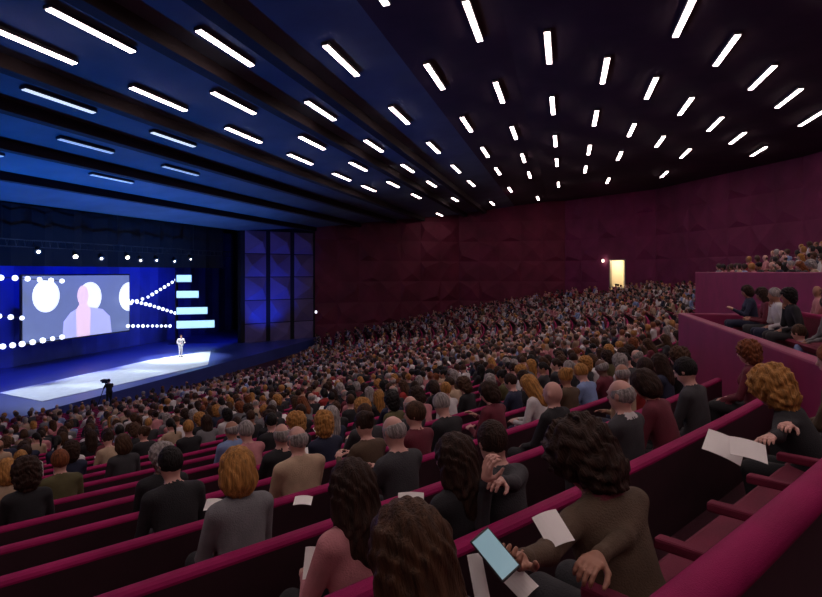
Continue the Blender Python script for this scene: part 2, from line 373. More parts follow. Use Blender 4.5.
for n in range(-4, 32):
    r = R0-PITCH*n; z = float(bowl(r)); step = .30/r; ths = np.arange(math.radians(222), math.radians(330), step); fl_ = []
    for th in ths:
        x, y = pol(r, th)
        ok = inside(x, y, 1.0) and not terrace(x, y, .35)
        if n < 0 and x < 30.5: ok = False
        if y/max(x, .1) > 1.9 and x < 12 and n > 4: ok = ok and True
        for a in AISLES:
            if abs(th-a)*r < .5: ok = False
        if x < -4: ok = False
        fl_.append(ok)
    for (i, j) in runs(fl_):
        if (j-i) < 4: continue
        path = [(pol(r, t), (math.cos(t), math.sin(t)), z) for t in ths[i:j+1]]
        mid = ths[(i+j)//2]; blk = sum(1 for a in AISLES if mid > a)
        if n >= 0 and n <= 8 and blk == 0:
            lab = ['nearest curved magenta seat row whose rail runs along the bottom right corner', 'second magenta seat row down from the near rail, in the near block'][n] if n < 2 else '%s curved magenta seat row down from the near rail, in the near block' % ordw(n+1)
            grp = 'curved seat rows of the near block'
        else:
            lab = 'curved crimson seat row %s in the %s' % (['among the back rows', 'among the middle rows', 'among the front rows by the stage'][0 if n < 9 else 1 if n < 20 else 2], BLOCKN[blk])
            grp = 'curved seat rows, %s' % (BLOCKN[blk])
        bench(path, lab, grp, arms=(blk == 0 and n == 0), thick=(n == 0 and blk == 0))
        s = ths[i]+.34/r
        while s < ths[j]-.3/r:
            x, y = pol(r-.30, s); SEATS.append([x, y, z, math.atan2(CY-y, CX-x), ('bowl', n, blk)]); s += .60/r
def straight(y, x0, x1, z, lab, key):
    xs = np.arange(x0, x1+.1, 1.0); path = [((x, y), (0, -1), z) for x in xs]
    bench(path, lab, 'straight seat rows on the terraces')
    x = x0+.35
    while x < x1-.3: SEATS.append([x, y+.30, z, PI/2, key]); x += .6
straight(-3.95, 4, 14.0, 6.95, 'straight magenta seat row just behind the low terrace wall', ('low', 0, 0))
straight(-5.2, 4, 14.0, 6.95, 'straight magenta seat row under the tall terrace wall', ('low', 1, 0))
for k in range(11):
    straight(-6.98-k, 2, 29.5, 7.55+.28*k, '%s seat row up behind the tall magenta terrace wall' % ordw(k+1), ('upper', k, 0))
# ------------------------------------------------------------------ people: smooth bodies grown from rounded cones and ellipsoids
def rotx(a): c, s = math.cos(a), math.sin(a); return np.array([[1, 0, 0], [0, c, -s], [0, s, c]])
def rotz(a): c, s = math.cos(a), math.sin(a); return np.array([[c, -s, 0], [s, c, 0], [0, 0, 1]])
def cone(a, b, ra, rb, mt, k=.03): return ('c', np.array(a, float), np.array(b, float), ra, rb, mt, k)
def ell(c, r, mt, R=np.eye(3), k=.03): return ('e', np.array(c, float), np.array(r, float), R, None, mt, k)
def prim_bb(p):
    if p[0] == 'c':
        m = max(p[3], p[4]); return np.minimum(p[1], p[2])-m, np.maximum(p[1], p[2])+m
    m = max(p[2]); return p[1]-m, p[1]+m
def prim_d(p, X, Y, Z):
    if p[0] == 'c':
        a, b = p[1], p[2]; ab = b-a; L = max(ab.dot(ab), 1e-9)
        x, y, z = X-a[0], Y-a[1], Z-a[2]; t = np.clip((x*ab[0]+y*ab[1]+z*ab[2])/L, 0, 1)
        return np.sqrt((x-t*ab[0])**2+(y-t*ab[1])**2+(z-t*ab[2])**2)-(p[3]+(p[4]-p[3])*t)
    x, y, z = X-p[1][0], Y-p[1][1], Z-p[1][2]; R, r = p[3], p[2]
    u = x*R[0, 0]+y*R[1, 0]+z*R[2, 0]; v = x*R[0, 1]+y*R[1, 1]+z*R[2, 1]; w_ = x*R[0, 2]+y*R[1, 2]+z*R[2, 2]
    k0 = np.sqrt((u/r[0])**2+(v/r[1])**2+(w_/r[2])**2); k1 = np.sqrt((u/r[0]**2)**2+(v/r[1]**2)**2+(w_/r[2]**2)**2)+1e-9
    return k0*(k0-1)/k1
def nets(f, org, h):
    s = f < 0; nx, ny, nz = f.shape
    cnt = np.zeros((nx-1, ny-1, nz-1)); acc = np.zeros((nx-1, ny-1, nz-1, 3)); offs = [(a, b) for a in (0, 1) for b in (0, 1)]
    for ax in range(3):
        oth = [i for i in range(3) if i != ax]
        for (a, b) in offs:
            st = [0, 0, 0]; st[oth[0]] = a; st[oth[1]] = b
            sl0 = tuple(slice(st[i], st[i]+f.shape[i]-1) for i in range(3)); st[ax] = 1
            sl1 = tuple(slice(st[i], st[i]+f.shape[i]-1) for i in range(3))
            f0, f1 = f[sl0], f[sl1]; c = (f0 < 0) != (f1 < 0); t = np.where(c, f0/np.where(c, f0-f1, 1), 0)
            cnt += c
            acc[..., ax] += t*c; acc[..., oth[0]] += a*c; acc[..., oth[1]] += b*c
    act = cnt > 0; idx = -np.ones(cnt.shape, int); idx[act] = np.arange(act.sum())
    I = np.argwhere(act); V = (I+acc[act]/cnt[act][:, None])*h+org
    faces = []
    for ax in range(3):
        o1, o2 = [(1, 2), (2, 0), (0, 1)][ax]
        n_ = [nx, ny, nz]; sl = [slice(1, n_[i]-1) for i in range(3)]; sl[ax] = slice(0, n_[ax]-1)
        sl2 = list(sl); sl2[ax] = slice(1, n_[ax]); a = s[tuple(sl)]; b = s[tuple(sl2)]
        for cond, fl2 in ((a & ~b, False), (~a & b, True)):
            E_ = np.argwhere(cond); 
            if not len(E_): continue
            base = E_.copy()
            for i in range(3):
                if i != ax: base[:, i] += 1
            d1 = np.zeros(3, int); d1[o1] = 1; d2 = np.zeros(3, int); d2[o2] = 1
            q = [base-d1-d2, base-d2, base, base-d1]
            Q = np.stack([idx[tuple(c.T)] for c in q], 1)
            faces.append(Q[:, ::-1] if fl2 else Q)
    Fq = np.concatenate(faces); Fq = Fq[(Fq >= 0).all(1)]
    return V, Fq
def grow(prims, h, disp=None, cut=None, clipz=None):
    lo = np.min([prim_bb(p)[0] for p in prims], 0)-3*h; hi = np.max([prim_bb(p)[1] for p in prims], 0)+3*h
    if clipz is not None: lo[2] = max(lo[2], clipz-2*h)
    n = np.ceil((hi-lo)/h).astype(int)+1
    ax = [lo[i]+h*np.arange(n[i]) for i in range(3)]
    f = np.full(tuple(n), 1.0); best = np.full(tuple(n), 9.0); mid = np.zeros(tuple(n), np.int16); mats = []
    for p in prims:
        if p[5] not in mats: mats.append(p[5])
        a, b = prim_bb(p); mg = p[6]+3*h+.02
        i0 = np.clip(((a-mg-lo)/h).astype(int), 0, n-1); i1 = np.clip(((b+mg-lo)/h).astype(int)+2, 1, n)
        sl = tuple(slice(i0[i], i1[i]) for i in range(3))
        X, Y, Z = np.meshgrid(*[ax[i][sl[i]] for i in range(3)], indexing='ij')
        if X.size == 0: continue
        d = prim_d(p, X, Y, Z); g = f[sl]; k = p[6]
        hh = np.maximum(k-np.abs(g-d), 0)/k
        f[sl] = np.minimum(g, d)-hh*hh*k*.25
        bb = best[sl]; m = mid[sl]; c = d < bb; bb[c] = d[c]; m[c] = mats.index(p[5])
    X, Y, Z = np.meshgrid(*ax, indexing='ij')
    if disp is not None: f = f+disp(X, Y, Z)
    if cut is not None:
        for c in cut: f = np.maximum(f, -prim_d(c, X, Y, Z))
    if clipz is not None: f = np.maximum(f, clipz-Z)
    f[0] = f[-1] = 1; f[:, 0] = f[:, -1] = 1; f[:, :, 0] = f[:, :, -1] = 1
    V, Q = nets(f, lo, h)
    gi = np.clip(np.round((V-lo)/h).astype(int), 0, n-1); vm = mid[tuple(gi.T)]
    return V, Q, vm, mats
def mesh_from(name, V, Q, fm, mats, smooth=True):
    me = bpy.data.meshes.new(name); me.vertices.add(len(V)); me.vertices.foreach_set('co', np.asarray(V, float).ravel())
    me.loops.add(len(Q)*4); me.loops.foreach_set('vertex_index', np.asarray(Q).ravel().astype(np.int32))
    me.polygons.add(len(Q)); me.polygons.foreach_set('loop_start', np.arange(len(Q), dtype=np.int32)*4)
    me.polygons.foreach_set('loop_total', np.full(len(Q), 4, dtype=np.int32))
    for m in mats: me.materials.append(m)
    me.polygons.foreach_set('material_index', np.asarray(fm, dtype=np.int32)); me.polygons.foreach_set('use_smooth', np.full(len(Q), smooth))
    me.update(); me.validate(); return me
def hand_prims(w_, d, nrm, side, curl=.5, sc=1.0, spread=.14):
    # w_ wrist, d finger direction, nrm palm-facing direction, side +1: thumb on the (d x nrm) side
    d = d/np.linalg.norm(d); nrm = nrm-d*nrm.dot(d); nrm /= np.linalg.norm(nrm); s = np.cross(d, nrm)*side
    P = []; pc = w_+d*.045*sc
    P.append(ell(pc, np.array([.04, .048, .017])*sc, 'skin', np.stack([s, d, nrm], 1), k=.015))
    P.append(cone(w_-d*.03, w_+d*.02, .024*sc, .026*sc, 'skin', .015))
    for i, L in enumerate((.074, .082, .076, .06)):
        o = (.03-.02*i)*sc; b = w_+d*.085*sc+s*o; dd = d+s*(.5-i/3)*spread; dd /= np.linalg.norm(dd); a = curl*.45; pr = b-d*.03*sc; r = [.0098, .0092, .0085, .0072]
        P.append(cone(pr, b, .0115*sc, r[0]*sc, 'skin', .008))
        for j, fr in enumerate((.45, .32, .23)):
            dj = dd*math.cos(a)+nrm*math.sin(a); e = b+dj*L*fr*sc; P.append(cone(b, e, r[j]*sc, r[j+1]*sc, 'skin', .004)); b = e; a += curl*.75
    b = w_+d*.022*sc+s*.026*sc
    for L, dj, r0, r1 in ((.045, d*.6+s*.75+nrm*.35, .014, .0115), (.034, d*.85+s*.35+nrm*.5, .0115, .010), (.027, d*.9+s*.05+nrm*.5, .010, .008)):
        dj = dj/np.linalg.norm(dj); e = b+dj*L*sc; P.append(cone(b, e, r0*sc, r1*sc, 'skin', .006)); b = e
    return P
def arm_prims(S, T, side, hero, lo_out=.6, cuff='top', r=1.0):
    L1, L2 = .29, .255; d = T-S; D = min(np.linalg.norm(d), L1+L2-.005); dn_ = d/np.linalg.norm(d); T = S+dn_*D
    a = math.acos(max(-1, min(1, (L1*L1+D*D-L2*L2)/(2*L1*D)))); pole = np.array([side*lo_out, -.35, -1.0]); pole = pole-dn_*pole.dot(dn_); pole /= np.linalg.norm(pole)
    E_ = S+dn_*L1*math.cos(a)+pole*L1*math.sin(a)
    P = [cone(S, E_, .056*r, .044*r, 'top', .03), cone(E_, E_+(T-E_)*.93, .043*r, .029*r, 'top', .02), cone(E_+(T-E_)*.9, T, .026, .024, 'skin', .012)]
    if hero: P.append(cone(E_+(T-E_)*.86, E_+(T-E_)*.94, .034*r, .033*r, cuff, .006))
    return P, E_, T
def person_prims(pose, female=False, hero=False, standing=False):
    g = lambda k, dflt: pose.get(k, dflt)
    lean, pitch, yaw, roll = math.radians(g('lean', 4)), math.radians(g('pitch', 8)), math.radians(g('yaw', 0)), math.radians(g('roll', 0))
    wd = g('w', .92 if female else 1.0); hz = g('hz', .52)
    if standing: hz = .93
    hip = np.array([0, 0, hz]); Rt = rotx(-lean); u = Rt @ np.array([0, 0, 1.]); fw = Rt @ np.array([0, 1., 0])
    P = [ell(hip+np.array([0, 0, .03]), (.175*wd, .13, .12), 'pants' if standing else 'top', k=.06), ell(hip+u*.17, (.148*wd, .108, .16), 'top', Rt, .07), ell(hip+u*.34+fw*.01, (.165*wd, .118, .18), 'top', Rt, .07),
         cone(hip+u*.44-np.array([.135*wd, 0, 0]), hip+u*.44+np.array([.135*wd, 0, 0]), .062, .062, 'top', .06)]
    if female: P += [ell(hip+u*.34+fw*.09+np.array([s*.07, 0, 0]), (.065, .06, .065), 'top', Rt, .05) for s in (-1, 1)]
    nb = hip+u*.49; 
    hd = rotx(-(lean*.6+pitch*.5)) @ np.array([0, 0, 1.]); hc = nb+hd*.165+np.array([0, .018, 0])
    P += [cone(nb-u*.03, hc-hd*.03, .056 if not female else .048, .052 if not female else .044, 'skin', .03)]
    if hero: P += [cone(nb-u*.005+np.array([s*.045, -.02, 0]), nb+u*.015+np.array([s*.03, .035, -.01]), .024, .02, 'collar', .02) for s in (-1, 1)]+[cone(nb+np.array([-.04, -.035, .01]), nb+np.array([.04, -.035, .01]), .026, .026, 'collar', .02)]
    Rh = rotz(yaw) @ rotx(-pitch) @ np.array([[math.cos(roll), 0, math.sin(roll)], [0, 1, 0], [-math.sin(roll), 0, math.cos(roll)]])
    hp = lambda x, y, z: hc+Rh @ np.array([x, y, z])
    P += [ell(hc, (.075, .096, .108), 'skin', Rh, .02), ell(hp(0, .028, -.062), (.054, .062, .058), 'skin', Rh, .03), cone(hp(0, .094, .006), hp(0, .112, -.028), .008, .014, 'skin', .012)]
    P += [ell(hp(s*.077, -.005, -.008), (.011, .02, .032), 'skin', Rh, .008) for s in (-1, 1)]
    if hero:
        P += [ell(hp(0, .088, .024), (.055, .014, .01), 'skin', Rh, .012), ell(hp(0, .097, -.06), (.024, .01, .009), 'lip', Rh, .004)]
        for s in (-1, 1): P += [ell(hp(s*.032, .084, .004), (.014, .011, .009), 'eyewhite', Rh, .003), ell(hp(s*.032, .093, .004), (.006, .005, .006), 'eye', Rh, .002)]
    shR = [hip+u*.44+np.array([s*.17*wd, 0, -.005]) for s in (1, -1)]
    hands = g('hands', [(.09, .33, .60), (-.07, .34, .60)] if not standing else [(.24, .05, .78), (-.24, .08, .78)]); HP = []
    for s, S, T in zip((1, -1), shR, hands):
        ap, E_, Tw = arm_prims(S, np.array(T, float), s, hero, g('out', .6)); P += ap
        d = Tw-E_; d /= np.linalg.norm(d); dirs = g('hdir', None); nn = g('hnrm', None)
        dd = d if dirs is None or dirs[0 if s > 0 else 1] is None else np.array(dirs[0 if s > 0 else 1], float)
        pn = np.array([-s*.6, 0, -.8]) if nn is None or nn[0 if s > 0 else 1] is None else np.array(nn[0 if s > 0 else 1], float)
        h_ = hand_prims(Tw, dd, pn, g('ts', [1, -1])[0 if s > 0 else 1]*1.0, g('curl', .55)); HP.append((h_, Tw))
        if not hero: P += h_
    if standing:
        for s in (-1, 1):
            st = g('stride', .06)*s
            P += [cone(hip+(s*.09, 0, -.02), (s*.1, st*.5+.02, .50), .088, .06, 'pants', .04), cone((s*.1, st*.5+.02, .50), (s*.11, st, .09), .058, .038, 'pants', .03), cone((s*.11, st-.03, .05), (s*.12, st+.15, .035), .045, .035, 'shoe', .02)]
    else:
        for s in (-1, 1):
            kx = g('knee', .1)*s
            P += [cone(hip+(s*.085, .02, -.005), (kx, .43, hz+.0), .085, .066, 'pants', .05), cone((kx, .43, hz-.01), (kx*1.05, .40, .10), .062, .04, 'pants', .03), cone((kx*1.05, .38, .05), (kx*1.15, .55, .035), .042, .034, 'shoe', .02)]
    return P, HP, hc, Rh
def hair_geo(kind, h):
    face = ell((0, .105, -.055), (.074, .085, .105), 'x'); cut = [face]; disp = lambda X, Y, Z: .0028*np.sin(95*X+20*np.sin(30*Z)+8*Y)*np.sin(70*Y+10*Z)
    if kind == 'short': P = [ell((0, -.008, .02), (.084, .104, .105), 'hair')]; cut.append(ell((0, .02, -.14), (.2, .13, .10), 'x'))
    elif kind == 'long':
        P = [ell((0, -.008, .018), (.09, .108, .108), 'hair'), ell((0, -.055, -.10), (.092, .062, .17), 'hair', k=.05), ell((0, -.065, -.2), (.085, .05, .13), 'hair', k=.05)]; P += [ell((s*.078, .0, -.07), (.024, .05, .13), 'hair', k=.03) for s in (-1, 1)]
        disp = lambda X, Y, Z: .0035*np.sin(160*X+6*np.sin(20*Z))+.003*np.sin(120*Y+3*np.sin(24*Z))
    elif kind == 'bob':
        P = [ell((0, -.01, .015), (.096, .112, .112), 'hair'), ell((0, -.04, -.06), (.1, .08, .085), 'hair', k=.04)]
        disp = lambda X, Y, Z: .003*np.sin(150*X+5*np.sin(20*Z))+.003*np.sin(110*Y)
    elif kind == 'curly':
        P = [ell((0, -.012, .03), (.108, .122, .118), 'hair'), ell((0, -.05, -.06), (.1, .075, .09), 'hair', k=.04)]
        disp = lambda X, Y, Z: .008*np.sin(105*X+3*np.sin(40*Z))*np.sin(100*Y+2*np.sin(60*X))+.006*np.sin(115*Z+3*np.sin(50*Y))
    elif kind == 'bun': P = [ell((0, -.008, .02), (.082, .102, .104), 'hair'), ell((0, -.1, .06), (.042, .038, .04), 'hair', k=.015)]; cut.append(ell((0, .03, -.15), (.2, .14, .09), 'x'))
    elif kind == 'pony': P = [ell((0, -.008, .02), (.082, .102, .104), 'hair'), cone((0, -.1, .03), (0, -.15, -.05), .028, .03, 'hair', .02), cone((0, -.15, -.05), (0, -.13, -.2), .03, .014, 'hair', .02)]; cut.append(ell((0, .03, -.15), (.2, .12, .09), 'x'))
    elif kind == 'balding': P = [ell((0, -.012, .0), (.083, .1, .085), 'hair')]; cut += [ell((0, .02, .09), (.09, .12, .075), 'x'), ell((0, .02, -.14), (.2, .14, .09), 'x')]
    V, Q, vm, mats = grow(P, h, disp=disp, cut=cut); return V, Q
KINDS = ['short', 'long', 'bob', 'curly', 'bun', 'pony', 'balding']
HAIRM = {}
def hair_mesh(kind, h):
    if (kind, h) not in HAIRM:
        V, Q = hair_geo(kind, h); HAIRM[(kind, h)] = mesh_from('hair', V, Q, np.zeros(len(Q)), [M['hair_brown']])
    return HAIRM[(kind, h)]
SLOTS = ['skin', 'top', 'pants', 'shoe', 'eye', 'eyewhite', 'lip', 'collar']
def body_mesh(pose, female, h, hero=False, standing=False, hh=.0045, clipz=None):
    P, HP, hc, Rh = person_prims(pose, female, hero, standing)
    V, Q, vm, mats = grow(P, h, clipz=clipz); fm = np.array([SLOTS.index(m) for m in mats])[vm[Q[:, 0]]]
    if hero:
        for hp_, T in HP:
            V2, Q2, vm2, m2 = grow(hp_, hh); Q = np.concatenate([Q, Q2+len(V)]); V = np.concatenate([V, V2]); fm = np.concatenate([fm, np.zeros(len(Q2), int)])
    me = mesh_from('person', V, Q, fm, [M['skin_fair']]*len(SLOTS)); return me, hc, Rh
def dress(o, skin, top, pants, collar=None):
    cols = {'skin': 'skin_'+skin, 'top': 'cloth_'+top, 'pants': 'cloth_'+pants, 'shoe': 'shoe', 'eye': 'eye', 'eyewhite': 'eyewhite', 'lip': 'lip', 'collar': 'cloth_'+(collar or top)}
    for i, s in enumerate(SLOTS): o.material_slots[i].link = 'OBJECT'; o.material_slots[i].material = M[cols[s]]
def place_person(me, hc, Rh, kind, hcol, h, loc, ang, skin, top, pants, collar=None, hs=1.0):
    o = bpy.data.objects.new('person', me); C.objects.link(o); o.location = loc; o.rotation_euler = (0, 0, ang-PI/2); dress(o, skin, top, pants, collar)
    if kind:
        a = bpy.data.objects.new('hair', hair_mesh(kind, h)); C.objects.link(a); a.parent = o
        a.matrix_local = Matrix.Translation(Vector(hc)) @ Matrix(Rh.tolist()).to_4x4() @ Matrix.Diagonal((hs, hs, hs, 1))
        a.material_slots[0].link = 'OBJECT'; a.material_slots[0].material = M['hair_'+hcol]
    return o
def project(x, y, z):
    Z = x*VF[0]+y*VF[1]
    if Z < .2: return None
    return 411+F*(x*VR[0]+y*VR[1])/Z, HOR-F*(z-EYE)/Z, Z
def sheet(name, c, d1, d2, m, bend=.01, th=.0015, label=None, cat='paper', group=None):
    # thin curved sheet centred at c with half edges d1, d2
    c, d1, d2 = map(lambda q: np.array(q, float), (c, d1, d2)); n = np.cross(d1, d2); n /= np.linalg.norm(n); b = MB(); N = 6; vv = []
    for k in (0, 1):
        for i in range(N+1):
            for j in (-1, 1): t = -1+2*i/N; vv.append(d1*t+d2*j+n*(bend*(1-t*t)+k*th))
    o2 = 2*(N+1); f = []
    for i in range(N): a = 2*i; f += [(a, a+1, a+3, a+2), (o2+a, o2+a+2, o2+a+3, o2+a+1), (a, a+2, o2+a+2, o2+a), (a+1, o2+a+1, o2+a+3, a+3)]
    f += [(0, o2, o2+1, 1), (2*N, 2*N+1, o2+2*N+1, o2+2*N)]
    b.add(vv, f); o = b.build(name, m, smooth=False); o.location = c; tag(o, label, cat, group); return o
# ---- hero people, each with a pose of their own.  (pixel x of the head, row, ...)
def seat_at(px, n, dr=.30):
    # point on the seated circle of row n along the sight line of pixel column px
    d = ray(px, 0)[:2]; d /= np.linalg.norm(d); r = R0-PITCH*n-dr; A = d.dot((CX, CY)); D2 = CX*CX+CY*CY
    t = A-math.sqrt(max(A*A-D2+r*r, 0)); x, y = d*t
    return x, y, float(bowl(R0-PITCH*n)), math.atan2(CY-y, CX-x)
def loc_px(px, py, Z, seat):     # a point at depth Z on a sight line, in the seat's own frame
    d = ray(px, py)*Z; x, y, z, ang = seat; q = np.array([d[0]-x, d[1]-y]); a = ang-PI/2
    return (q[0]*math.cos(a)+q[1]*math.sin(a), -q[0]*math.sin(a)+q[1]*math.cos(a), d[2]+EYE-z)
HEROES = [
 (424, 0, .34, True, dict(lean=2, pitch=14, hz=.45), 'long', 'brown', 'fair', 'black', 'black', 'black', 1.08, 'woman with long brown hair seen from behind, lowest head at the bottom centre'),
 (640, 0, .36, False, dict(lean=22, pitch=36, yaw=14, hz=.44, w=1.24, rot=-8, ph=[(566, 604, 1.9), (512, 566, 1.86)], curl=.9, hnrm=[None, (.3, -.2, .9)]), 'curly', 'dark brown', 'tan', 'brown', 'charcoal', 'burgundy', 1.28, 'man with dark curls in a brown jacket bowed over the phone he holds'),
 (824, 0, .30, True, dict(lean=28, pitch=22, yaw=-10, hz=.41, w=1.15, ph=[(757, 466, 2.95), (744, 470, 3.0)]), 'curly', 'blond', 'fair', 'black', 'black', 'black', 1.3, 'woman with tousled blond curls in a black jacket reading papers near the thick rail'),
 (360, 1, .32, True, dict(lean=3, pitch=10, hz=.44), 'long', 'dark brown', 'fair', 'pink', 'black', 'white', 1.08, 'woman with long dark hair in a pale pink top, left of the brown haired woman'),
 (464, 1, .30, True, dict(lean=3, pitch=12, yaw=12, hz=.44), 'long', 'dark brown', 'fair', 'black', 'black', 'black', 1.08, 'woman with long dark hair in black, directly beyond the brown haired woman'),
 (512, 1, .30, False, dict(lean=10, pitch=18, yaw=-25, hz=.44, ph=[(492, 484, 3.0), (486, 480, 3.1)], curl=.85), 'short', 'dark brown', 'fair', 'charcoal', 'charcoal', 'charcoal', 1.05, 'man with short dark hair leaning forward between the dark haired woman and bowed man'),
 (302, 3, .30, False, dict(lean=4, pitch=8, w=1.15), 'balding', 'grey', 'fair', 'beige', 'charcoal', 'beige', 1.0, 'balding grey haired man in a pale beige jacket, seen from behind'),
 (243, 2, .30, True, dict(lean=4, pitch=12, yaw=-15), 'bob', 'blond', 'fair', 'grey', 'black', 'grey', 1.1, 'woman with a blond bob and grey top, left of the man in beige'),
 (178, 3, .34, False, dict(lean=10, pitch=18, w=1.05), 'short', 'black', 'fair', 'black', 'charcoal', 'black', 1.05, 'man with black hair and black jacket sitting among empty rows, lower left'),
 (413, 4, .30, False, dict(lean=2, pitch=4), 'balding', 'grey', 'fair', 'charcoal', 'charcoal', 'grey', 1.0, 'bald man in a charcoal jacket near the centre, seen from behind'),
 (630, 1, .30, False, dict(lean=4, pitch=8, w=1.05), 'balding', 'grey', 'fair', 'charcoal', 'charcoal', 'white', 1.0, 'balding man in a dark jacket above the second rail, right of the bowed man'),
 (557, 2, .30, False, dict(lean=2, pitch=4), None, 'grey', 'fair', 'black', 'black', 'black', 1.0, 'bald man in black just beyond the bowed man with curls'),
 (500, 3, .36, True, dict(lean=12, pitch=22, yaw=30, hands=[(.06, .40, .82), (-.1, .36, .7)]), 'bob', 'dark brown', 'fair', 'burgundy', 'black', 'burgundy', 1.1, 'woman with a dark bob in burgundy, fourth row, leaning forward'),
 (700, 1, .34, False, dict(lean=8, pitch=22, w=1.1), 'short', 'black', 'fair', 'charcoal', 'charcoal', 'charcoal', 1.05, 'man with black hair in a charcoal jacket, second row, left of the blond woman'),
 (682, 2, .30, True, dict(lean=2, pitch=4), 'curly', 'brown', 'fair', 'black', 'black', 'black', 1.15, 'woman with big brown curls in black beyond the balding man'),
 (757, 1, .30, True, dict(lean=6, pitch=8), 'curly', 'auburn', 'fair', 'burgundy', 'black', 'burgundy', 1.1, 'woman with auburn curls in burgundy, left of the person in light blue'),
 (806, 1, .30, False, dict(lean=6, pitch=10, yaw=-20, w=1.1), 'short', 'brown', 'fair', 'light blue', 'charcoal', 'light blue', 1.05, 'person in a light blue shirt right of the auburn curls, under the low terrace wall'),
 (845, 0, .28, False, dict(lean=4, pitch=12), 'short', 'auburn', 'fair', 'brown', 'charcoal', 'brown', 1.1, 'person with auburn hair in brown cut by the right edge beside the blond woman'),
 (28, 5, .34, True, dict(lean=6, pitch=12), 'curly', 'dark brown', 'fair', 'black', 'black', 'black', 1.15, 'woman with dark curls and black top near the left edge among empty rows'),
 (62, 6, .30, False, dict(lean=6, pitch=10), 'short', 'auburn', 'fair', 'olive', 'charcoal', 'olive', 1.1, 'person with auburn hair in olive right of the dark curled woman'),
 (8, 6, .30, True, dict(lean=6, pitch=10), 'bob', 'blond', 'fair', 'beige', 'charcoal', 'beige', 1.1, 'person with a blond bob in beige cut by the left edge'),
 (125, 7, .34, True, dict(lean=6, pitch=10), 'bob', 'brown', 'fair', 'charcoal', 'charcoal', 'charcoal', 1.1, 'person with a brown bob in charcoal, beyond the man in black at lower left'),
]
heropos = []
for i, (px, n, dr, fem, pose, hk, hcol, sk, top, pants, col, hs, lab) in enumerate(HEROES):
    x, y, z, ang = seat_at(px, n, dr)
    if 'ph' in pose: pose['hands'] = [loc_px(*q, (x, y, z, ang+math.radians(pose.get('rot', 0)))) for q in pose['ph']]
    ang += math.radians(pose.get('rot', 0)); near = math.hypot(x, y) < 3.6
    me, hc, Rh = body_mesh(pose, fem, .0085 if near else .014, hero=True, hh=.0042 if near else .006)
    o = place_person(me, hc, Rh, hk, hcol, .006 if near else .009, (x, y, z), ang, sk, top, pants, col, hs)
    tag(o, lab, 'person'); heropos.append((x, y)); 
    if i == 1: MAN = o
# ---- ordinary people of the audience: shared bodies, own clothes
POSES = [dict(), dict(lean=14, pitch=24, hands=[(.08, .38, .7), (-.08, .38, .68)]), dict(lean=12, pitch=6, hands=[(.03, .2, .95), (-.1, .25, .62)]), dict(yaw=35, pitch=4), dict(lean=-4, pitch=2, yaw=-12),
         dict(lean=2, hands=[(-.1, .2, .72), (.1, .22, .70)], yaw=-28), dict(lean=6, pitch=18, hands=[(.1, .36, .8), (-.1, .36, .8)]), dict(lean=18, pitch=32, hands=[(.05, .42, .64), (-.08, .40, .64)])]
BOD = []
for p in POSES:
    for fem in (False, True): BOD.append((fem,)+body_mesh(p, fem, .021))
def occupied(px, py, Z):
    # how full the hall is where a seat shows in the picture
    if py > 470 and px < 330: return 0.0
    if px < 330 and py > 440: return .10 if px > 80 else .45
    if px < 110 and py > 430: return .7
    if px < 300 and py > 425: return .45
    if px < 80 and py < 425: return .55
    return .8
cand = []
for (x, y, z, ang, key) in SEATS:
    if min(math.hypot(x-a, y-b) for a, b in heropos) < .5: continue
    pr = project(x, y, z+1.18)
    if pr is None: continue
    px, py, Z = pr
    if px < -160 or px > 980 or py > 640: continue
    if math.hypot(x, y) < 1.6: continue
    if key[0] == 'bowl' and key[1] <= 3 and 255 < px < 345: continue
    if key[0] == 'bowl' and (key[1] == 0 or (key[1] == 1 and px < 600)): continue
    if random.random() > occupied(px, py, Z): continue
    cand.append((Z, px, py, x, y, z, ang, key))
cand.sort(key=lambda c: c[0])
infr = [c for c in cand if 0 <= c[1] <= 822 and c[2] < 597]
NIND = 300-len(HEROES)
ind = infr[:NIND]; indset = set(id(c) for c in ind); rest = [c for c in cand if id(c) not in indset]
HK = list(HAIR); HKW = [6, 4, 6, 3, 3, 1]; TK = list(CLOTH); TKW = [7, 5, 4, 4, 3, 4, 3, 3, 2, 2.5, 1, 1.5]
TKF = [5, 4, 3, 9, 6, 5, 4, 3, 3, 6, 1, 2]  # paler clothes for the distant crowd, standing in for brighter light there
rows = {}
for c in ind: rows.setdefault(c[7], []).append(c)
PAP = []
for key, lst in rows.items():
    lst.sort(key=lambda c: c[1])
    for k, (Z, px, py, x, y, z, ang, key) in enumerate(lst):
        fem, me, hc, Rh = random.choice(BOD); hk = random.choice(['long', 'bob', 'curly', 'bun', 'pony', 'long'] if fem else ['short', 'short', 'short', 'balding', 'curly'])
        hcol = random.choices(HK, HKW)[0]; top = random.choices(TK, TKW)[0]
        if hk == 'balding': hcol = 'grey'
        sk = random.choices(['fair', 'tan', 'dark'], [8, 3, 1])[0]; pants = random.choice(['black', 'charcoal', 'navy'])
        a = ang+random.gauss(0, .08)
        o = place_person(me, hc, Rh, hk, hcol, .012, (x+random.gauss(0, .02), y+random.gauss(0, .02), z), a, sk, top, pants, None, random.uniform(.98, 1.1))
        hn = {'bob': '%s bob', 'bun': '%s bun', 'pony': '%s ponytail', 'curly': '%s curls', 'long': 'long %s hair', 'short': 'short %s hair', 'balding': 'thinning %s hair'}[hk] % hcol
        row = {'bowl': '' if not key[2] else '%s block ' % ordw(key[2]+1), 'low': 'low terrace ', 'upper': 'upper terrace '}[key[0]]+'%s row' % ordw(key[1]+1)
        tag(o, 'person with %s in %s, %s, %s from left' % (hn, top, row, ordw(k+1)), 'person', {'bowl': 'audience seated in the bowl', 'low': 'audience on the low terrace', 'upper': 'audience on the upper terrace'}[key[0]])
        if random.random() < .12: PAP.append((x, y, z, ang, row, k))
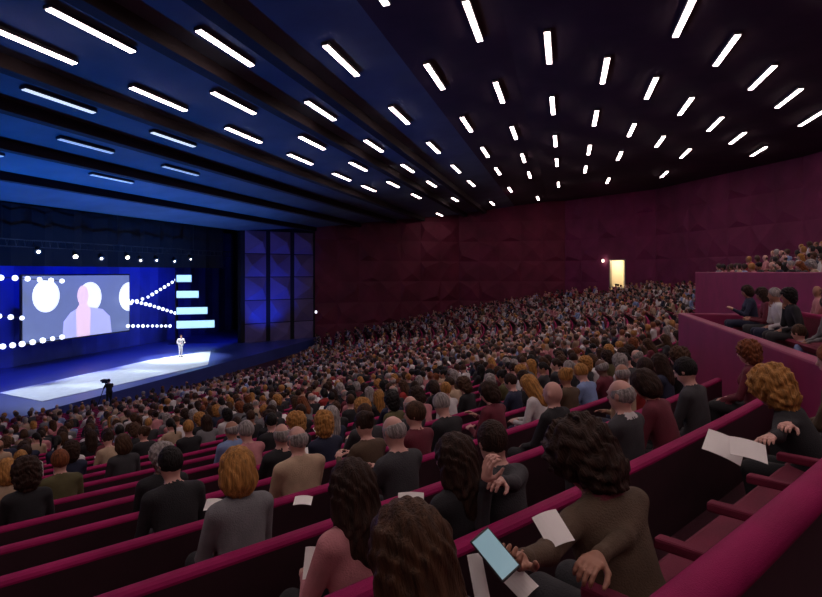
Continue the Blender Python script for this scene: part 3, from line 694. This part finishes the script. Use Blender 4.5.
for (x, y, z, ang, row, k) in PAP:
    f = np.array([math.cos(ang), math.sin(ang), 0]); s = np.array([f[1], -f[0], 0])
    sheet('paper_sheet', np.array([x, y, z+.70])+f*.42, s*.105, (f*.8+np.array([0, 0, .55]))*.15, M['paper'], label='white sheet on lap of person %s from left, %s' % (ordw(k+1), row), group='white sheets held by the audience')
# ---- the rest of the audience, too many to count
LOW = []
for pi in (0, 1, 3, 4, 6):
    for hk in ('short', 'long', 'curly', 'balding'):
        P, _, hc, Rh = person_prims(POSES[pi], hk == 'long')
        P = [q for q in P if q[5] not in ('pants', 'shoe')]
        S = {'short': (.088, .104, .1), 'long': (.1, .11, .13), 'curly': (.12, .12, .12), 'balding': (.08, .09, .07)}[hk]
        P.append(ell(hc+Rh @ np.array([0, -.025, .025 if hk != 'balding' else -.02]), S, 'hair', Rh, .01))
        V, Q, vm, mats = grow(P, .042, clipz=.42); LOW.append((V, Q, vm, mats))
def crowd_mesh(lst):
    VV = []; QQ = []; CC = []; off = 0
    for (Z, px, py, x, y, z, ang, key) in lst:
        V, Q, vm, mats = random.choice(LOW); a = ang-PI/2+random.gauss(0, .25); c, s = math.cos(a), math.sin(a); sc = random.uniform(.94, 1.06)
        X = V[:, 0]*c-V[:, 1]*s; Y = V[:, 0]*s+V[:, 1]*c
        VV.append(np.stack([X*sc+x+random.gauss(0, .04), Y*sc+y+random.gauss(0, .04), V[:, 2]*sc+z+random.gauss(0, .03)], 1)); QQ.append(Q+off); off += len(V)
        col = {'skin': SKIN[random.choices(['fair', 'tan', 'dark'], [8, 3, 1])[0]], 'top': CLOTH[random.choices(TK, TKF)[0]], 'hair': HAIR[random.choices(HK, HKW)[0]]}
        CC.append(np.array([(*col[m], 1) for m in mats])[vm])
        if random.random() < .3:   # a sheet of paper or programme on the lap
            f = np.array([math.cos(ang), math.sin(ang), 0]); sd = np.array([f[1], -f[0], 0]); c0 = np.array([x, y, z+.74])+f*.38; d2 = (f*.8+np.array([0, 0, .6]))*.15
            VV.append(np.array([c0-sd*.11-d2, c0+sd*.11-d2, c0+sd*.11+d2, c0-sd*.11+d2])); QQ.append(np.array([[0, 1, 2, 3]])+off); off += 4; CC.append(np.array([(.8, .78, .75, 1)]*4))
    V = np.concatenate(VV); Q = np.concatenate(QQ); me = mesh_from('audience_crowd', V, Q, np.zeros(len(Q)), [M['crowd']])
    at = me.color_attributes.new('tint', 'FLOAT_COLOR', 'POINT'); at.data.foreach_set('color', np.concatenate(CC).astype(np.float32).ravel())
    return me
m = bpy.data.materials.new('crowd_clothes'); m.use_nodes = True; at = m.node_tree.nodes.new('ShaderNodeAttribute'); at.attribute_name = 'tint'
m.node_tree.links.new(at.outputs['Color'], m.node_tree.nodes['Principled BSDF'].inputs['Base Color']); m.node_tree.nodes['Principled BSDF'].inputs['Roughness'].default_value = .7
M['crowd'] = m
o = bpy.data.objects.new('audience_crowd', crowd_mesh(rest)); C.objects.link(o)
tag(o, 'packed distant audience filling the seat rows towards the stage and far wall', 'crowd', kind='stuff')
print('SEATS', len(SEATS), 'cand', len(cand), 'rest', len(rest), 'maxZ ind', ind[-1][0])
# ------------------------------------------------------------------ ceiling strip lights
STR = """3 0 24 70 56;2 60 5 138 48;1 203 27 257 62;0 327 43 360 73;4 32 89 88 108;3 138 86 183 107;2 218 89 258 111;1 307 99 335 118;0 390 105 410 122;5 67 137 110 149;4 162 132 188 142;3 230 127 259 139;2 300 134 325 148;1 365 138 383 150;6 95 173 130 180;5 170 166 190 172;3 290 153 311 162;2 352 160 369 169;3 333 172 348 179;3 360 184 372 191;2 386 180 398 186;1 402 164 411 170;-2 464 0 482 38;-1 425 62 445 87;-2 493 80 505 101;-1 461 115 473 130;0 428 140 439 152;-3 545 30 549 62;-3 550 95 553 113;-2 510 125 518 137;-1 480 145 490 156;0 450 163 460 172;1 427 179 436 186;2 411 192 420 198;1 450 194 457 203;2 436 209 443 218;0 467 178 476 186;-1 496 166 502 173;-2 520 151 527 162;-3 555 133 557 146;-2 526 168 533 179;-1 507 183 512 194;0 483 199 490 207;-3 557 157 559 165;-2 534 193 538 202;-3 557 178 560 189;-4 609 56 599 82;-4 599 108 591 125;-4 592 144 587 153;-4 589 164 584 172;-5 612 174 608 185;-5 636 121 627 136;-5 623 149 617 160;-5 656 76 643 97;-6 667 134 656 146;-6 694 95 677 114;-7 723 115 705 130;-7 692 147 680 157;-7 672 168 662 178;-8 747 130 729 143;-9 770 144 751 156;-5 690 0 672 30;-6 736 33 712 64;-7 771 63 745 89;-8 802 86 773 107;-9 822 108 795 126"""
cols = {}
for l in STR.split(';'):
    c, x0, y0, x1, y1 = map(float, l.split()); px, py = (x0+x1)/2, (y0+y1)/2; d = ray(px, py); t = 8/d[2]
    for _ in range(12): t = H(d[1]*t)/d[2]
    cols.setdefault(int(c), []).append((d[0]*t, d[1]*t))
pts = []
for c, l in cols.items():
    ym = float(np.median([q[1] for q in l])); l = [(q[0], ym if abs(q[1]-ym) < 1.2 else q[1]) for q in l]; l.sort()
    x = l[0][0]-8.6
    while x > -11: l.insert(0, (x, ym)); x -= 8.6
    pts += [(x, y, c) for x, y in l]
for k in range(3):
    for i in range(4): pts.append((4+8.6*i+(k % 2)*4-8, -16.2-2.4*k, -10-k))
def build_light():
    r = empty('ceiling_light'); b = MB(); b.box(-1.66, 1.66, -.13, .13, -.05, .06); b.build('housing', M['housing'], r)
    b = MB(); b.box(-1.62, 1.62, -.095, .095, -.075, -.045); b.build('diffuser', M['strip'], r); return r
proto = build_light(); first = True; bycol = {}
for (x, y, c) in pts:
    if not inside(x, y, .5) or x < -11: continue
    bycol.setdefault(c, []).append((x, y))
for c, l in sorted(bycol.items(), reverse=True):
    l.sort()
    for k, (x, y) in enumerate(l):
        if first: r = proto; first = False
        else:
            r = proto.copy(); C.objects.link(r)
            for ch in proto.children: q = ch.copy(); C.objects.link(q); q.parent = r
        for ch in r.children:
            if ch.name.startswith('diffuser'): ch.material_slots[0].link = 'OBJECT'; ch.material_slots[0].material = M['stripdim'] if c >= 5 else M['stripmid'] if c == 4 else M['strip']
        sl = math.atan((H(y+.5)-H(y-.5)))
        r.location = (x, y, EYE+H(y)-.06-.16*abs(sl)); r.rotation_euler = (sl, 0, 0)
        tag(r, 'glowing white strip light, %s lengthwise line from the stage, %s light from the near side' % (ordw(6-c+1), ordw(k+1)), 'ceiling light', 'white strip lights in the ceiling')
# ------------------------------------------------------------------ stage
b = MB(); b.box(14, 71, 27.3, 43.4, -.3, 1.0); o = b.build('floor_stage', M['stagefloor']); o['kind'] = 'structure'
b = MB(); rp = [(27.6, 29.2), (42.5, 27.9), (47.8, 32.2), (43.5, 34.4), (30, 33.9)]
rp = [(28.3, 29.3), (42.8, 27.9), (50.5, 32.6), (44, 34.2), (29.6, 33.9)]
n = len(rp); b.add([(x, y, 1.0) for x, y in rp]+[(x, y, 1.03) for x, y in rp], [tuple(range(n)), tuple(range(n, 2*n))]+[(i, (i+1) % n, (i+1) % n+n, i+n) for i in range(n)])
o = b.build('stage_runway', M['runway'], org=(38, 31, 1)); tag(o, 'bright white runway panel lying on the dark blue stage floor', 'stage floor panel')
b = MB(); N = 60
for i in range(N):
    x0, x1 = 13+58*i/N, 13+58*(i+1)/N; y0, y1 = 42.4+.18*math.sin(i*2.1), 42.4+.18*math.sin((i+1)*2.1)
    b.add([(x0, y0, 1), (x1, y1, 1), (x1, y1, 13.5), (x0, y0, 13.5), (x0, y0+.06, 1), (x1, y1+.06, 1), (x1, y1+.06, 13.5), (x0, y0+.06, 13.5)], [(0, 1, 2, 3), (7, 6, 5, 4), (3, 2, 6, 7)])
o = b.build('stage_backdrop', M['backdrop']); tag(o, 'blue lit pleated curtain hanging behind the stage screen', 'curtain')
b = MB()
for i in range(50):
    x0, x1 = 13+44*i/50, 13+44*(i+1)/50; y0, y1 = 35.2+.12*math.sin(i*2.3), 35.2+.12*math.sin((i+1)*2.3)
    b.add([(x0, y0, 8.9), (x1, y1, 8.9), (x1, y1, 13), (x0, y0, 13), (x0, y0+.05, 8.9), (x1, y1+.05, 8.9), (x1, y1+.05, 13), (x0, y0+.05, 13)], [(0, 1, 2, 3), (7, 6, 5, 4), (0, 4, 5, 1)])
o = b.build('stage_valance', M['drape']); tag(o, 'black pleated border curtain hanging above the screen, behind the small stage lamps', 'curtain')
# truss
b = MB()
for (yy, zz) in ((33.9, 10.6), (34.4, 10.6), (34.15, 10.15)): b.tube([(14, yy, zz), (56.8, yy, zz)], .035, 6)
for i in range(64):
    x = 14.2+i*.66; b.tube([(x, 33.9, 10.6), (x+.33, 34.15, 10.15)], .018, 4); b.tube([(x+.33, 34.15, 10.15), (x+.66, 34.4, 10.6)], .018, 4)
for x in (20, 30, 40, 50): b.tube([(x, 34.15, 10.6), (x, 34.15, 13)], .03, 5)
o = b.build('lighting_truss', M['dark'], org=(35, 34.15, 10.4)); tag(o, 'long dark lighting truss carrying small warm lamps above the stage', 'truss')
def at(px, py, Y): d = ray(px, py); t = Y/d[1]; return np.array([0, 0, EYE])+d*t
LP = [(38, 250, .24), (75, 255, .36), (101, 257, .2), (127, 256, .34), (140, 259, .18), (156, 259, .18), (174, 260, .16), (190, 258, .15)]
LN = ['faint warm stage lamp, leftmost on the truss', 'brightest warm stage lamp, second from the left on the truss', 'small dim stage lamp, third from the left on the truss', 'bright warm stage lamp above the right end of the screen', 'dim stage lamp, fifth from the left on the truss', 'dim stage lamp, sixth from the left on the truss', 'tiny stage lamp, second from the right on the truss', 'tiny stage lamp, rightmost on the truss']
for (px, py, rr), lab in zip(LP, LN):
    p = at(px, py, 33.8); r = empty('stage_lamp', tuple(p)); tag(r, lab, 'stage lamp', 'stage lamps hanging on the truss')
    aim = np.array([0, -.75, -.65]); aim[0] = -.5; aim /= np.linalg.norm(aim)
    b = MB(); b.tube([-aim*.35, aim*.0, aim*.2], [.12, .2, .22], 12); b.build('lamp_body', M['dark'], r)
    b = MB(); b.tube([aim*.19, aim*.23], rr*.42, 12); b.build('lens', M['spotlens'], r)
    b = MB(); b.tube([(0, 0, .15), (0, .1, max(.3, 10.15-p[2]))], .025, 6); b.build('hanging_arm', M['dark'], r)
# screen
sx0, sx1, sz0, sz1, SY = 36.9, 48.4, 3.0, 8.2, 40.0
r = empty('projection_screen', (42.6, SY, 1)); tag(r, 'large hanging screen showing a speaker between white discs', 'screen')
def loc_box(nm, x0, x1, y0, y1, z0, z1, m): b = MB(); b.box(x0, x1, y0, y1, z0, z1); return b.build(nm, m, r, org=(42.6, SY, 1))
loc_box('frame', sx0-.12, sx1+.12, SY+.02, SY+.2, sz0-.12, sz1+.12, M['dark'])
pic = loc_box('picture', sx0, sx1, SY-.02, SY+.02, sz0, sz1, M['screenbg'])
def flat(nm, poly, y, m):
    b = MB(); n = len(poly); b.add([(x, y, z) for x, z in poly]+[(x, y+.01, z) for x, z in poly], [tuple(range(n)), tuple(reversed(range(n, 2*n)))]+[(i, (i+1) % n, (i+1) % n+n, i+n) for i in range(n)])
    o = b.build(nm, m, pic, org=(42.6, SY, 1)); return o
def circ(cx, cz, rr, a0=0, a1=2*PI, n=32): return [(cx+rr*math.cos(a0+(a1-a0)*i/n), cz+rr*math.sin(a0+(a1-a0)*i/n)) for i in range(n+(0 if a1-a0 > 6.2 else 1))]
for (px, py) in ((46, 296), (90, 297)):
    p = at(px, py, SY); flat('white_disc', circ(p[0], p[2], 1.3), SY-.035, M['screendisc'])
flat('white_disc', circ(sx1, at(120, 297, SY)[2], 1.35, PI/2, 3*PI/2), SY-.035, M['screendisc'])
sp = at(83, 310, SY); cx = sp[0]
flat('speaker_shoulders', [(cx-2.2, sz0+.02), (cx-2.1, 4.4), (cx-1.4, 5.1), (cx-.5, 5.5), (cx+.5, 5.5), (cx+2.2, 5.2), (cx+3.1, 4.5), (cx+3.3, sz0+.02)], SY-.045, M['screenlav'])
flat('speaker_shirt', [(cx-.7, sz0+.02), (cx-.8, 5.3), (cx-.4, 5.8), (cx+.4, 5.8), (cx+.8, 5.2), (cx+.7, sz0+.02)], SY-.055, M['screenpink'])
flat('speaker_head', [(cx-.05+.62*math.cos(t), 6.5+.85*math.sin(t)) for t in np.linspace(0, 2*PI, 24, endpoint=False)], SY-.065, M['screenpink'])
# dotted light lines and bars of the set
def dots(label, segs, rad=.2, step=.62):
    p0 = at(*segs[0]); r = empty('dotted_light_line', tuple(p0)); tag(r, label, 'light decoration', 'dotted light lines of the stage set')
    wire = []
    for a, c in zip(segs[:-1], segs[1:]):
        A, B_ = at(*a), at(*c); n = max(1, int(np.linalg.norm(B_-A)/step))
        for i in range(n+(1 if c == segs[-1] else 0)):
            q = A+(B_-A)*i/n; wire.append(q); b = MB(); b.sphere(q, rad*random.uniform(.85, 1.1), 8); b.build('bulb', M['bulb'], r, smooth=True, org=tuple(p0))
    if len(wire) > 1: b = MB(); b.tube([q+(0, .05, 0) for q in wire], .03, 5); b.build('wire', M['dark'], r, org=tuple(p0))
dots('white dotted light line running over the top left corner of the screen', [(-30, 277, 39.2), (15, 278, 39.2), (62, 281, 39.2)], .2, .9)
dots('short white dotted light line entering beside the left edge of the screen', [(-40, 313, 39.2), (22, 318, 39.2)], .2, .8)
dots('white dotted light line rising along under the bottom of the screen', [(-40, 352, 38.6), (22, 344, 38.6), (62, 337, 38.6)], .2, .75)
dots('dotted light line climbing from the screen to the top bar', [(131, 303, 39.4), (148, 297, 39.4), (176, 280, 39.4)], .16)
dots('dotted light line descending from the screen to the third bar', [(128, 300, 39.2), (150, 305, 39.2), (175, 313, 39.2)], .17)
dots('level dotted light line from the screen to the lowest bar', [(128, 326, 39.4), (170, 326, 39.4)], .16)
BL = ['shortest pale light bar at the top of the stack right of the screen', 'second pale light bar from the top of the stack right of the screen', 'third pale light bar from the top, just above the longest', 'longest pale light bar at the bottom of the stack, above the presenter']
for (x0, x1, y0, y1), lab in zip(((176, 192, 274.5, 282.5), (176, 199, 290.5, 298.5), (176, 208, 307, 315), (176, 215, 320.5, 329)), BL):
    A = at(x0, y1, 39); T_ = at(x0, y0, 39); ab = math.radians(-58); L = .1
    while project(A[0]+L*math.cos(ab), A[1]+L*math.sin(ab), A[2])[0] < x1: L += .02
    r = empty('light_bar', (A[0], 39, A[2]), ab); tag(r, lab, 'light bar', 'stacked light bars of the stage set')
    b = MB(); b.box(0, L, 0, .25, 0, T_[2]-A[2]); b.build('housing', M['dark'], r)
    b = MB(); b.box(.06, L-.06, -.03, -.002, .06, T_[2]-A[2]-.06); b.build('lit_face', M['bar'], r)
b = MB(); b.box(54.5, 54.8, 39.26, 39.4, 1, 8.6); b.box(53.9, 55.4, 38.9, 39.8, 1, 1.06); o = b.build('bar_stand', M['dark'], org=(54.6, 39.3, 1)); tag(o, 'dark upright post holding the stacked light bars at the right of the stage', 'stand')
# presenter and camera operator
p = at(180, 357, 33.2); 
me, hc, Rh = body_mesh(dict(hands=[(.2, .28, 1.1), (-.18, .3, 1.08)], pitch=4, w=1.3), True, .025, standing=True)
o = place_person(me, hc, Rh, 'short', 'brown', .012, (46.0, 32.7, 1.03), math.radians(-115), 'fair', 'white', 'white'); o.scale = (1.15,)*3; tag(o, 'presenter in white standing at the right end of the bright stage runway', 'person')
me, hc, Rh = body_mesh(dict(hands=[(.12, .4, 1.35), (-.1, .42, 1.3)], pitch=4, w=1.1), False, .025, standing=True)
o = place_person(me, hc, Rh, 'short', 'black', .012, (29.8, 26.0, .5), math.radians(55), 'fair', 'black', 'black'); tag(o, 'dark silhouetted camera operator standing in front of the white runway', 'person')
r = empty('tripod_camera', (30.15, 26.55, .5)); tag(r, 'dark video camera on a tripod in front of the camera operator', 'camera')
b = MB(); b.box(-.1, .1, -.2, .2, 1.38, 1.6); b.tube([(0, .2, 1.5), (0, .34, 1.5)], .06, 10); b.build('camera_body', M['dark'], r)
for k in range(3): b = MB(); b.tube([(0, 0, 1.38), (.45*math.cos(k*2.1), .45*math.sin(k*2.1), 0)], .02, 6); b.build('leg', M['dark'], r)
# ------------------------------------------------------------------ sheets and the phone of the nearest people
def on_lap(px, py, hgt=.74):
    d = ray(px, py); t = 1.2
    while t < 60:
        q = d*t; r = math.hypot(q[0]-CX, q[1]-CY); nn = math.floor((R0+.05-r)/PITCH)
        if q[2]+EYE < float(bowl(R0-PITCH*nn))+hgt: break
        t += .01
    return d*t+np.array([0, 0, EYE])
def sheet_px(px, py, wpx, hpx, label, Z=None, name='paper_sheet', m='paper', up=.55, cat='paper', turn=0, group=None):
    c = on_lap(px, py) if Z is None else ray(px, py)*Z+np.array([0, 0, EYE]); Z = c[0]*VF[0]+c[1]*VF[1]
    r3 = np.array([VR[0], VR[1], 0]); u3 = np.array([VF[0]*.75, VF[1]*.75, up]); u3 /= np.linalg.norm(u3); sd = r3*math.cos(turn)+u3*math.sin(turn); d2 = u3*math.cos(turn)-r3*math.sin(turn)
    return sheet(name, c, sd*wpx/600*Z/2, d2*hpx/600*Z/2, M[m], label=label, cat=cat, group=group)
sheet_px(553, 529, 28, 36, 'pale sheet with a curved edge held just beyond the bowed man', Z=2.16, turn=.35)
sheet_px(479, 580, 15, 48, 'cream sheet hanging below the phone at the bottom edge', Z=1.85, turn=.15, up=1.2)
sheet_px(521, 584, 24, 26, 'cream folded sheet on the lap below the hand of the bowed man', Z=1.9, turn=.7)
sheet_px(724, 447, 36, 30, 'white sheet uppermost in the papers of the blond woman', Z=3.15, turn=-.6)
sheet_px(748, 450, 34, 24, 'white sheet lower in the papers held by the blond woman', Z=3.02, turn=-.35)
sheet_px(641, 376, 32, 8, 'white tray like sheet lying flat beyond the balding man in the second row', up=.1)
sheet_px(303, 501, 18, 13, 'white sheet below the man in beige', up=.25)
sheet_px(411, 500, 26, 16, 'white sheet between the two dark haired women')
sheet_px(213, 505, 16, 13, 'white sheet lying on an empty row below the blond bob')
sheet_px(310, 563, 12, 30, 'white sheet beside the woman in the pale pink top', up=1.0)
sheet_px(365, 412, 30, 9, 'white sheet on a lap above the head of the dark haired woman, middle rows')
sheet_px(497, 462, 10, 14, 'small white sheet near the hands of the leaning man', up=1.2)
c = ray(495, 554)*1.80+np.array([0, 0, EYE]); r = empty('smartphone', tuple(c)); tag(r, 'smartphone with a pale blue lit screen held by the bowed man', 'phone')
zz = np.array([-VF[0]*.75, -VF[1]*.75, .66]); zz = zz/np.linalg.norm(zz); up_ = np.array([0, 0, 1])-zz*zz[2]; up_ /= np.linalg.norm(up_); xx = np.cross(up_, zz); an = math.radians(38)
yy = up_*math.cos(an)-xx*math.sin(an); xx = np.cross(yy, zz); r.matrix_world = Matrix(((xx[0], yy[0], zz[0], c[0]), (xx[1], yy[1], zz[1], c[1]), (xx[2], yy[2], zz[2], c[2]), (0, 0, 0, 1)))
b = MB(); b.box(-.037, .037, -.073, .073, -.004, .004); b.build('phone_body', M['phonebody'], r, bevel=.003)
b = MB(); b.box(-.033, .033, -.066, .066, .0042, .0048); b.build('screen', M['phonescreen'], r)
b = MB(); b.box(-1, 1.2, -1, 1.3, 0, .5); o = b.build('camera_platform', M['drape'], bevel=.02); o.location = (29.8, 26.0, 0); tag(o, 'low black platform under the camera operator and tripod', 'platform')
#@@FORE
